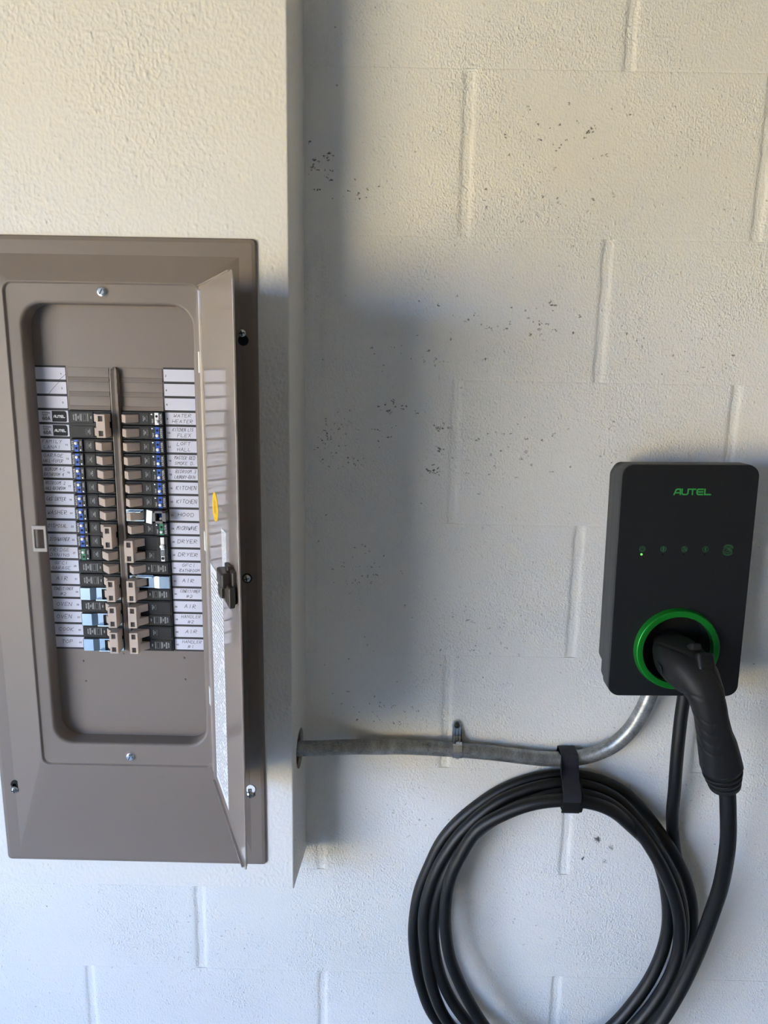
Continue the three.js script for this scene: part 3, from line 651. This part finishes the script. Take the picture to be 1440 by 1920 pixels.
breaker(8, 'single', S1 + 'white test stripe beside the WATER HEATER label', M.white);
breaker(10, 'single', S1 + 'blue test stripe beside the KITCHEN LTS FLEX label', M.blue);
breaker(12, 'single', S1 + 'blue test stripe beside the LOFT HALL label', M.blue);
breaker(14, 'single', S1 + 'blue test stripe beside the MASTER BED label', M.blue);
breaker(16, 'single', S1 + 'blue test stripe beside the BEDROOM 3 LAUNDRY label', M.blue);
breaker(18, 'single', S1 + 'blue test stripe beside the upper KITCHEN label, numbered 18', M.blue);
breaker(20, 'single', S1 + 'blue test stripe beside the lower KITCHEN label, numbered 20', M.blue);
breaker(22, 'single', S1 + 'a grey locking hood over it, beside the HOOD label', M.blue);
breaker(24, 'single', S1 + 'green test stripe beside the MICROWAVE label', M.greenStripe);
breaker(26, 'gfci', 'wide two-pole black breaker with a long white stripe beside the DRYER labels');
breaker(30, 'plain', S1 + 'no stripe beside the GFCI BATHROOM label');
breaker(32, 'double', 'two-pole black breaker in the right row beside the AIR CONDITIONER labels');
breaker(36, 'double', 'two-pole black breaker beside the AIR HANDLER labels numbered 36 and 38');
breaker(40, 'double', 'two-pole black breaker at the foot of the right row beside AIR HANDLER labels');

// bent steel retainers clipped over single poles
function retainer(slot, label, foot) {
  const left = slot % 2 === 1, y = rowY(slot), [x0, x1] = spanX(left, 0.0002, 0.0572), z = BZ + 0.0018;
  const t = thing('breaker_retainer', label, 'retainer clip', [(x0 + x1) / 2, y, BZ]);
  const sh = rrect(x0, x1, y - 0.0088, y + 0.0088, 0.0004), [h0, h1] = spanX(left, 0.0305, 0.0540);
  sh.holes.push(rectPath(THREE.Path, h0, h1, y - 0.0068, y + 0.0068, 0.0004));
  part(t, 'plate', plate(sh, z, z + 0.0009, 0.0002, 1), M.plated);
  // raised pad with a joggle down to the plate
  const pr = [[0.0004, 0.0012], [0.0004, 0.0042], [0.0012, 0.0048], [0.0150, 0.0048], [0.0162, 0.0044], [0.0225, 0.0024], [0.0230, 0.0012]];
  const pad = new THREE.Shape();
  pr.forEach(([u, dz], i) => { const x = left ? UL + u : UR - u; i ? pad.lineTo(x, z + dz - 0.0008) : pad.moveTo(x, z + dz - 0.0008); });
  part(t, 'raised_pad', new THREE.ExtrudeGeometry(pad, { depth: 0.0172, bevelEnabled: false }).rotateX(Math.PI / 2).translate(0, y + 0.0087, 0), M.plated);
  const [f0, f1] = spanX(left, 0.0235, 0.0465), fy = foot < 0 ? y - 0.0092 : y + 0.0068;
  part(t, 'bent_flange', [box(f0, f1, fy, fy + 0.0024, z, z + 0.0062, 0.0005), box(f0, f1, fy + (foot < 0 ? -0.0012 : 0.0018), fy + (foot < 0 ? 0.0002 : 0.0032), z + 0.0008, z + 0.0018, 0.0003)], M.plated);
  return t;
}
retainer(33, 'shiny bent steel retainer over the lower pole beside the CONDITIONER label in left row', -1);
retainer(37, 'shiny bent steel retainer over the lower pole beside the second OVEN label', -1);
retainer(41, 'shiny bent steel retainer over the bottom pole beside the TOP label', -1);
retainer(32, 'dull bent steel retainer over the upper pole beside the AIR label numbered 32', 1);
{ // locking hood on slot 22
  const y = rowY(22), t = thing('breaker_lock', 'grey locking hood with white tag and steel strap, beside the HOOD label', 'breaker lock', [-0.335, y, BZ]), z = BZ;
  const [s0, s1] = spanX(false, 0.0325, 0.0572), sh = rrect(s0, s1, y - 0.0085, y + 0.0088, 0.0004);
  sh.holes.push(rectPath(THREE.Path, s0 + 0.0046, s1 - 0.0006, y - 0.0062, y + 0.0060, 0.0004));
  const hood = (w) => [box(w[0], w[0] + 0.0045, y - 0.0088, y + 0.0088, z, z + 0.0128, 0.0006), box(w[1] - 0.0052, w[1], y - 0.0088, y + 0.0088, z, z + 0.0128, 0.0006), box(w[0], w[1], y + 0.0056, y + 0.0088, z, z + 0.0128, 0.0006), box(w[0], w[1], y - 0.0088, y - 0.0052, z, z + 0.0128, 0.0006)];
  part(t, 'steel_strap', [plate(sh, z + 0.0016, z + 0.0026, 0.0002, 1), box(s0 + 0.0035, s1 - 0.002, y + 0.0052, y + 0.0068, z + 0.0026, z + 0.0098, 0.0006)], M.plated);
  part(t, 'hood', hood(spanX(false, -0.0004, 0.0182)), std({ color: 0x6a6a6c, roughness: 0.45, metalness: 0.5 }));
  part(t, 'tag', new THREE.BoxGeometry(0.0106, 0.0182, 0.0006).rotateY(-0.5).rotateZ(-0.08).translate(-0.3272, y, z + 0.0108), M.white, 'white tag folded over the strap');
}

// ---------------------------------------------------------------- conduit with its strap
{
  const t = thing('conduit_pipe', 'bent galvanised steel conduit running along the block wall to the charger', 'conduit', [0.1, -0.61, 0.0135]);
  const path = [[-0.175, -0.5925, 0.05], [-0.1328, -0.5945, 0.05], [-0.10, -0.5965, 0.045], [-0.0665, -0.6020, 0.031], [-0.040, -0.6065, 0.0205], [-0.012, -0.6095, 0.0152], [0.03, -0.6085, 0.0145], [0.115, -0.6112, 0.0145], [0.18, -0.6160, 0.0145], [0.222, -0.6205, 0.0145], [0.262, -0.6235, 0.0148], [0.2975, -0.6210, 0.017], [0.330, -0.6110, 0.021], [0.3595, -0.5920, 0.0255], [0.3819, -0.5640, 0.030], [0.3965, -0.5290, 0.035], [0.4040, -0.5040, 0.0365], [0.4100, -0.4800, 0.037]];
  const g = tube(path, 0.0118, 200, 28), u = g.attributes.uv;
  for (let i = 0; i < u.count; i++) u.setXY(i, u.getX(i) * 0.75, u.getY(i) * 0.074);
  part(t, 'pipe', g, M.emt);
  const st = thing('pipe_strap', 'small shiny one-hole strap holding the conduit to the wall', 'pipe strap', [0.1165, -0.6, 0.012]);
  const cx = 0.1168, cy = -0.6112, prof = [];           // (y, z) outline of the bent strap
  for (let a = -100; a <= 62; a += 9) prof.push([cy + 0.0134 * Math.sin(a * Math.PI / 180), 0.0145 + 0.0134 * Math.cos(a * Math.PI / 180)]);
  prof.push([cy + 0.0142, 0.0125], [cy + 0.0152, 0.0055], [cy + 0.0175, 0.0034], [cy + 0.0375, 0.0032]);
  const inn = prof.map(([y, z], i) => { const a = prof[Math.max(0, i - 1)], b = prof[Math.min(prof.length - 1, i + 1)], l = Math.hypot(b[0] - a[0], b[1] - a[1]); return [y + (b[1] - a[1]) / l * -0.0013 * -1, z - (b[0] - a[0]) / l * 0.0013 * 1].map((q) => q); });
  const band = (x0, x1, lift) => {
    const ring = (x) => [...prof.map(([y, z], i) => { const d = [inn[i][0] - y, inn[i][1] - z]; return [x, y - d[0] * lift, z - d[1] * lift]; }), ...inn.map(([y, z]) => [x, y, z]).reverse()];
    return skin([ring(x0), ring(x1)], true, true, 0.6);
  };
  part(st, 'band', [band(cx - 0.0072, cx + 0.0072, 0), band(cx - 0.0022, cx + 0.0026, 1.1), turned([[0, 0.0040], [0.0066, 0.0040], [0.0074, 0.0034], [0.0074, 0.0012]], cx - 0.0010, cy + 0.0375, 24)], M.zinc);
  const sc = part(st, 'screw', turned([[0, 0.0086], [0.003, 0.0084], [0.0045, 0.007], [0.0047, 0.0034]], cx - 0.0008, cy + 0.0372, 20), M.darkSteel, 'dark round-headed screw');
  part(sc, 'screw_recess', new THREE.BoxGeometry(0.0075, 0.0012, 0.001).rotateZ(0.25).translate(cx - 0.0008, cy + 0.0372, 0.0086), M.blackMatte);
}

// ---------------------------------------------------------------- wall charger
{
  const CX = 0.4173, CYY = -0.309, t = thing('ev_charger', 'black wall-mounted vehicle charger with green lettering and a green ring socket', 'charger', [CX, CYY, 0]);
  const W = 0.0945, H = 0.1703, x0 = CX - W, x1 = CX + W, y0 = CYY - H, y1 = CYY + H;
  const bodyRing = (e, z, r) => loop(x0 + e, x1 - e, y0 + e, y1 - e, r, z, 10);
  const shellGeo = skin([loop(x0 + 0.012, x1 - 0.012, y0 + 0.03, y1 - 0.006, 0.012, 0.0005, 10), loop(x0 + 0.0055, x1 - 0.0055, y0 + 0.0255, y1 - 0.0105, 0.014, 0.009, 10), loop(x0 + 0.0045, x1 - 0.0045, y0 + 0.024, y1 - 0.0095, 0.014, 0.030, 10), bodyRing(0.0036, 0.0325, 0.016), bodyRing(0.0028, 0.046, 0.016), bodyRing(0.0042, 0.0475, 0.015)], true, false, 0.5);
  const rim = skin([bodyRing(0.0042, 0.0475, 0.015), bodyRing(0.0042, 0.0500, 0.015), bodyRing(0.0016, 0.0512, 0.016), bodyRing(0.0004, 0.0540, 0.017), bodyRing(0.0, 0.0790, 0.017), bodyRing(0.0006, 0.0800, 0.0165)], false, false, 0.5);
  part(t, 'back_shell', [shellGeo, rim], M.shell);
  const s = rrect(x0 + 0.0004, x1 - 0.0004, y0 + 0.0004, y1 - 0.0004, 0.0166), rc = [0.4168, -0.4055];
  const hole = new THREE.Path(); hole.absarc(rc[0], rc[1], 0.0575, 0, Math.PI * 2, true); s.holes.push(hole);
  const fg = plate(s, 0.0796, 0.0826, 0.0008, 3, 24), p = fg.attributes.position, u = fg.attributes.uv;
  for (let i = 0; i < p.count; i++) u.setXY(i, (p.getX(i) - x0) / (x1 - x0), (p.getY(i) - y0) / (y1 - y0));
  const fr = part(t, 'front_panel', fg, M.front, 'black front panel printed with green lettering and icons');
  const col = (px) => x0 + px / 1024 * (x1 - x0), rowp = (py) => y1 - py / 1846 * (y1 - y0);
  [192, 352, 511, 670].forEach((px, i) => part(fr, i ? 'indicator_hole' : 'power_led', cyl(0.0016, col(px - 4), rowp(690), 0.0815, i ? 0.08275 : 0.0830, 16), i ? M.blackMatte : M.led, i ? undefined : 'small lit green lamp'));
  // holster: green ring and black well
  part(t, 'holster_ring', turned([[0.0500, 0.0790], [0.0500, 0.0905], [0.0504, 0.0912], [0.0574, 0.0918], [0.0586, 0.0914], [0.0592, 0.0905], [0.0610, 0.0832], [0.0612, 0.0805]].reverse(), rc[0], rc[1], 96), M.greenMetal, 'green metal ring round the socket');
  part(t, 'holster_well', turned([[0.0501, 0.0900], [0.0501, 0.0820], [0.0490, 0.0560], [0.0465, 0.0540], [0, 0.0540]].reverse(), rc[0], rc[1], 64), M.holster);
  part(t, 'cable_gland', new THREE.CylinderGeometry(0.0135, 0.0145, 0.02, 24).translate(0.4545, -0.478, 0.045), M.rubber);
  t.rotation.set(-0.012, 0, 0.016);
}

// ---------------------------------------------------------------- charging cable, coil and strap
{
  const t = thing('charging_cable', 'thick black charging cable hanging in a loose coil under the conduit', 'cable', [0.29, -0.9, 0.04]);
  // down from the charger, then clockwise turns from the wall outwards, doubled back below to the plug
  const rear = [[0.4545, -0.489, 0.045], [0.4532, -0.5361, 0.045], [0.4536, -0.5988, 0.045], [0.4575, -0.6536, 0.040], [0.4655, -0.7205, 0.026], [0.4800, -0.7848, 0.0165], [0.5010, -0.8441, 0.012], [0.5170, -0.91, 0.0115], [0.515, -0.99, 0.0115], [0.480, -1.09, 0.0115], [0.41, -1.17, 0.0115], [0.30, -1.21, 0.0115], [0.19, -1.19, 0.0115],
    [0.1031, -1.1300, 0.0115], [0.0719, -1.0557, 0.0115], [0.0591, -0.9864, 0.0115], [0.0569, -0.9392, 0.0115], [0.0641, -0.8740, 0.0115], [0.0795, -0.8250, 0.0115], [0.0999, -0.7757, 0.0115], [0.1373, -0.7277, 0.0115], [0.2082, -0.6740, 0.0115], [0.2943, -0.6530, 0.0115], [0.3780, -0.6746, 0.0115], [0.4270, -0.7190, 0.013], [0.4640, -0.7663, 0.034], [0.4935, -0.8202, 0.0345], [0.5110, -0.88, 0.0330], [0.5120, -0.95, 0.0325], [0.490, -1.05, 0.0325], [0.43, -1.15, 0.0325], [0.32, -1.205, 0.0325], [0.21, -1.19, 0.0325]];
  const turnB = [[0.1240, -1.1180, 0.0325], [0.0900, -1.0420, 0.0325], [0.0770, -0.9700, 0.0325], [0.0720, -0.8984, 0.0325], [0.0847, -0.8329, 0.0325], [0.1055, -0.7832, 0.0325], [0.1340, -0.7390, 0.0325], [0.1980, -0.6820, 0.0325], [0.2892, -0.6560, 0.0325], [0.3660, -0.6770, 0.033], [0.4270, -0.7420, 0.052], [0.4700, -0.8150, 0.0545], [0.4880, -0.88, 0.0545], [0.4880, -0.95, 0.0540], [0.466, -1.04, 0.0535], [0.41, -1.13, 0.053], [0.32, -1.18, 0.053], [0.23, -1.17, 0.053], [0.1720, -1.128, 0.040]];
  const turnC = [[0.1222, -1.0634, 0.0330], [0.0960, -0.9899, 0.033], [0.0880, -0.9074, 0.0345], [0.1000, -0.8350, 0.036], [0.1260, -0.7750, 0.038], [0.1660, -0.7220, 0.044], [0.2300, -0.6780, 0.0510], [0.2900, -0.6600, 0.0530], [0.3500, -0.6740, 0.0535], [0.4020, -0.7200, 0.0600], [0.4440, -0.7850, 0.0730], [0.4680, -0.8450, 0.0745], [0.4770, -0.9008, 0.0745], [0.4740, -0.9463, 0.0740], [0.4589, -0.998, 0.073], [0.4305, -1.0542, 0.072], [0.37, -1.13, 0.072], [0.29, -1.160, 0.072], [0.225, -1.145, 0.068]];
  const turnD = [[0.1803, -1.0949, 0.0590], [0.1564, -1.0584, 0.0545], [0.1313, -1.0067, 0.0540], [0.1137, -0.9558, 0.0540], [0.1045, -0.8805, 0.0545], [0.1094, -0.8164, 0.0555], [0.1262, -0.7678, 0.057], [0.1510, -0.7196, 0.061], [0.2030, -0.6800, 0.068], [0.2405, -0.6640, 0.072], [0.2805, -0.6580, 0.074], [0.3180, -0.6620, 0.0735], [0.3510, -0.6760, 0.0700], [0.3860, -0.7082, 0.0600], [0.4255, -0.7506, 0.0545], [0.4476, -0.7980, 0.0530], [0.4618, -0.8562, 0.0530], [0.4652, -0.9008, 0.0530], [0.4601, -0.9463, 0.0530], [0.4449, -0.9980, 0.0530], [0.4165, -1.0542, 0.0530], [0.3900, -1.0900, 0.055], [0.3300, -1.1420, 0.064], [0.2600, -1.1740, 0.074], [0.2050, -1.1840, 0.077], [0.1760, -1.1900, 0.082], [0.1660, -1.1960, 0.0890]];
  const end = [[0.4790, -0.5720, 0.1495], [0.4850, -0.5920, 0.1480], [0.4895, -0.6196, 0.1475], [0.4986, -0.6776, 0.141], [0.5067, -0.7638, 0.121], [0.5040, -0.8145, 0.112], [0.4960, -0.8890, 0.1015], [0.4770, -0.9676, 0.0965], [0.4480, -1.0397, 0.0955], [0.4150, -1.0922, 0.0945], [0.36, -1.155, 0.0960], [0.28, -1.193, 0.0985], [0.2080, -1.2020, 0.1010], [0.1760, -1.2010, 0.0970], [0.1655, -1.1965, 0.0900]];
  part(t, 'cable', [tube([...rear, ...turnB, ...turnC, ...turnD], 0.0098, 700, 18), tube(end, 0.0112, 120, 20)], M.rubber);
}
{ // hook-and-loop strap: round the conduit, down over the turns and closed on itself below
  const t = thing('cable_strap', 'black woven hook-and-loop strap hanging the coiled cable from the conduit', 'strap', [0.283, -0.64, 0.045]);
  const strapBand = (pts, th, x0, x1, skew) => {         // pts (y, z), thickness inwards
    const c = new THREE.CatmullRomCurve3(pts.map(([y, z]) => new THREE.Vector3(0, y, z)), false, 'centripetal'), P = c.getSpacedPoints(48), a = [], b = [];
    P.forEach((p, i) => { const q = P[Math.min(48, i + 1)], r = P[Math.max(0, i - 1)], ty = q.y - r.y, tz = q.z - r.z, l = Math.hypot(ty, tz) || 1; a.push([p.y, p.z]); b.push([p.y - tz / l * -th, p.z + ty / l * -th]); });
    const ring = (x, k) => [...a, ...b.reverse()].map(([y, z], i, all) => [x + skew * k * 0 + skew * (-0.61 - y), y, z]);
    const g = skin([ring(x0, 0), (b.reverse(), ring(x1, 1))], true, true, 0.7), u = g.attributes.uv, p = g.attributes.position;
    for (let i = 0; i < u.count; i++) u.setXY(i, p.getX(i), p.getY(i) - p.getZ(i) * 0.6);
    return g;
  };
  part(t, 'webbing', [strapBand([[-0.6075, 0.0300], [-0.6140, 0.0335], [-0.6240, 0.0400], [-0.6330, 0.0600], [-0.6400, 0.0770], [-0.6460, 0.0862], [-0.6530, 0.0880]], -0.0016, 0.2790, 0.3055, -0.16), strapBand([[-0.6350, 0.0010], [-0.6080, 0.0015], [-0.6050, 0.012], [-0.6055, 0.0230], [-0.6075, 0.0300]], -0.0016, 0.2790, 0.3055, 0)], M.webbing);
  part(t, 'fuzzy_end', [strapBand([[-0.6525, 0.0872], [-0.6600, 0.0880], [-0.6680, 0.0870], [-0.6740, 0.0830]], -0.0022, 0.2718, 0.2985, 0), strapBand([[-0.6330, 0.0540], [-0.6440, 0.0800], [-0.6560, 0.0862], [-0.6680, 0.0855], [-0.6745, 0.0800], [-0.6780, 0.0600], [-0.6760, 0.0300], [-0.6700, 0.0020]], -0.0018, 0.2790, 0.3060, -0.06)], M.fuzz, 'fuzzy loop end of the strap');
}

// ---------------------------------------------------------------- charging connector, parked in the holster
{
  const t = thing('charging_connector', 'black pistol-grip charging connector parked in the green ring socket', 'charging connector', [0.44, -0.45, 0.13]);
  // spine: centre, half width (across), half depth (along the bend plane)
  const S = [[0.4170, -0.4085, 0.060, 0.022, 0.022], [0.4150, -0.4080, 0.082, 0.0235, 0.0235], [0.4110, -0.4075, 0.093, 0.0275, 0.0270], [0.4100, -0.4075, 0.107, 0.0300, 0.0290], [0.4125, -0.4095, 0.124, 0.0312, 0.0298], [0.4175, -0.4137, 0.141, 0.0305, 0.0290], [0.4230, -0.4205, 0.1535, 0.0282, 0.0272], [0.4285, -0.4315, 0.1620, 0.0242, 0.0252], [0.4345, -0.4480, 0.1655, 0.0218, 0.0235], [0.4412, -0.4680, 0.1655, 0.0208, 0.0225], [0.4488, -0.4900, 0.1622, 0.0220, 0.0225], [0.4575, -0.5120, 0.1582, 0.0248, 0.0240], [0.4645, -0.5320, 0.1548, 0.0262, 0.0252], [0.4695, -0.5475, 0.1525, 0.0270, 0.0258]];
  const c = new THREE.CatmullRomCurve3(S.map((p) => new THREE.Vector3(p[0], p[1], p[2])), false, 'centripetal');
  const n = 180, m = 120, rings = [], val = (k, t01) => { const f = t01 * (S.length - 1), i = Math.min(S.length - 2, Math.floor(f)), u = f - i, s = u * u * (3 - 2 * u); return S[i][k] + (S[i + 1][k] - S[i][k]) * (0.5 * u + 0.5 * s); };
  const frame = (t01) => { const p = c.getPoint(t01), T = c.getTangent(t01), side = new THREE.Vector3(0.955, 0.15, 0.05).addScaledVector(T, -T.dot(new THREE.Vector3(0.955, 0.15, 0.05))).normalize(), up = new THREE.Vector3().crossVectors(T, side); return [p, T, side, up]; };
  for (let i = 0; i <= n; i++) {
    const t01 = i / n, [p, , side, up] = frame(t01), a = val(3, t01), b = val(4, t01), ring = [];
    for (let k = 0; k < m; k++) {
      const th = k / m * Math.PI * 2, e = 0.74, cs = Math.sign(Math.cos(th)) * Math.pow(Math.abs(Math.cos(th)), e), sn = Math.sign(Math.sin(th)) * Math.pow(Math.abs(Math.sin(th)), e);
      let f = 1;
      const d = t01 * 40 + 1.6 * Math.cos(th - 3.6);     // finger grooves: slanting lines round the grip
      for (const g of [22.2, 27.0, 29.2, 31.4, 33.6]) { const w = Math.abs(d - g); if (w < 0.3 && (g === 22.2 || Math.cos(th - 3.1) > 0.1)) f -= 0.06 * (1 - w / 0.3); }
      if (t01 > 0.14 && t01 < 0.56) { const w2 = Math.abs(th - (2.75 - 2.0 * (t01 - 0.14) / 0.42)); if (w2 < 0.09) f -= 0.035 * (1 - w2 / 0.09); }   // seam of the upper shell
      if (t01 > 0.6) { const w3 = Math.abs(th - 0.95); if (w3 < 0.05) f -= 0.02 * (1 - w3 / 0.05); }
      ring.push([p.x + (side.x * cs * a + up.x * sn * b) * f, p.y + (side.y * cs * a + up.y * sn * b) * f, p.z + (side.z * cs * a + up.z * sn * b) * f]);
    }
    rings.push(ring);
  }
  part(t, 'grip', skin(rings, true, true), M.grip);
  // top shoulder with the latch lever, pushed with the thumb
  const q = new THREE.Quaternion().setFromUnitVectors(new THREE.Vector3(0, 0, 1), new THREE.Vector3(0.05, 0.55, 0.83).normalize());
  const place = (g, at) => g.applyQuaternion(q).translate(...at);
  const ridge = [];
  for (let k = 0; k < 5; k++) ridge.push(place(new RoundedBoxGeometry(0.0165 - k * 0.0012, 0.0011, 0.0016, 2, 0.0005).translate(0, 0.0075 - k * 0.0032, 0.0062), [0.4275, -0.3925, 0.1600]));
  part(t, 'release_button', [place(new RoundedBoxGeometry(0.0240, 0.0250, 0.0130, 4, 0.0050), [0.4275, -0.3925, 0.1600]), ...ridge], M.black, 'ribbed thumb button');
  part(t, 'latch_arm', place(new RoundedBoxGeometry(0.0150, 0.0100, 0.0560, 3, 0.004), [0.4190, -0.3905, 0.1230]), M.blackMatte);
  const plate1 = new RoundedBoxGeometry(0.0022, 0.0120, 0.0260, 2, 0.001).rotateY(-0.08).rotateZ(0.25).translate(0.3818, -0.4160, 0.1210);
  part(t, 'marking_plate', plate1, M.black);
  // boot: ribbed strain relief where the cable leaves
  const [pe, Te] = frame(1), qb = new THREE.Quaternion().setFromUnitVectors(new THREE.Vector3(0, 1, 0), Te);
  const boot = (prof) => new THREE.LatheGeometry(prof.map(([r, h]) => new THREE.Vector2(r, h)), 40).applyQuaternion(qb).translate(pe.x, pe.y, pe.z);
  part(t, 'boot_core', boot([[0.0240, 0.002], [0.0238, 0.010], [0.0222, 0.016], [0.0212, 0.026], [0.0195, 0.032]]), M.blackMatte);
  part(t, 'strain_relief', [boot([[0.018, -0.001], [0.0266, -0.001], [0.0270, 0.001], [0.0268, 0.0045], [0.018, 0.005]]), boot([[0.018, 0.0085], [0.0262, 0.009], [0.0266, 0.0105], [0.0260, 0.0140], [0.018, 0.0145]]), boot([[0.017, 0.018], [0.0242, 0.0185], [0.0246, 0.0205], [0.0238, 0.0240], [0.017, 0.0245]]), boot([[0.016, 0.0282], [0.0220, 0.0288], [0.0224, 0.0305], [0.0212, 0.0360], [0.0180, 0.0378], [0.0112, 0.0380]]), ...[0.6, 2.4, 4.4].map((a) => new THREE.BoxGeometry(0.0022, 0.028, 0.009).translate(0, 0.015, 0.0172).rotateY(a).applyQuaternion(qb).translate(pe.x, pe.y, pe.z))], M.grip);
}

scene.traverse((o) => { if (o.isMesh) { o.castShadow = true; o.receiveShadow = true; } });
renderer.render(scene, camera);
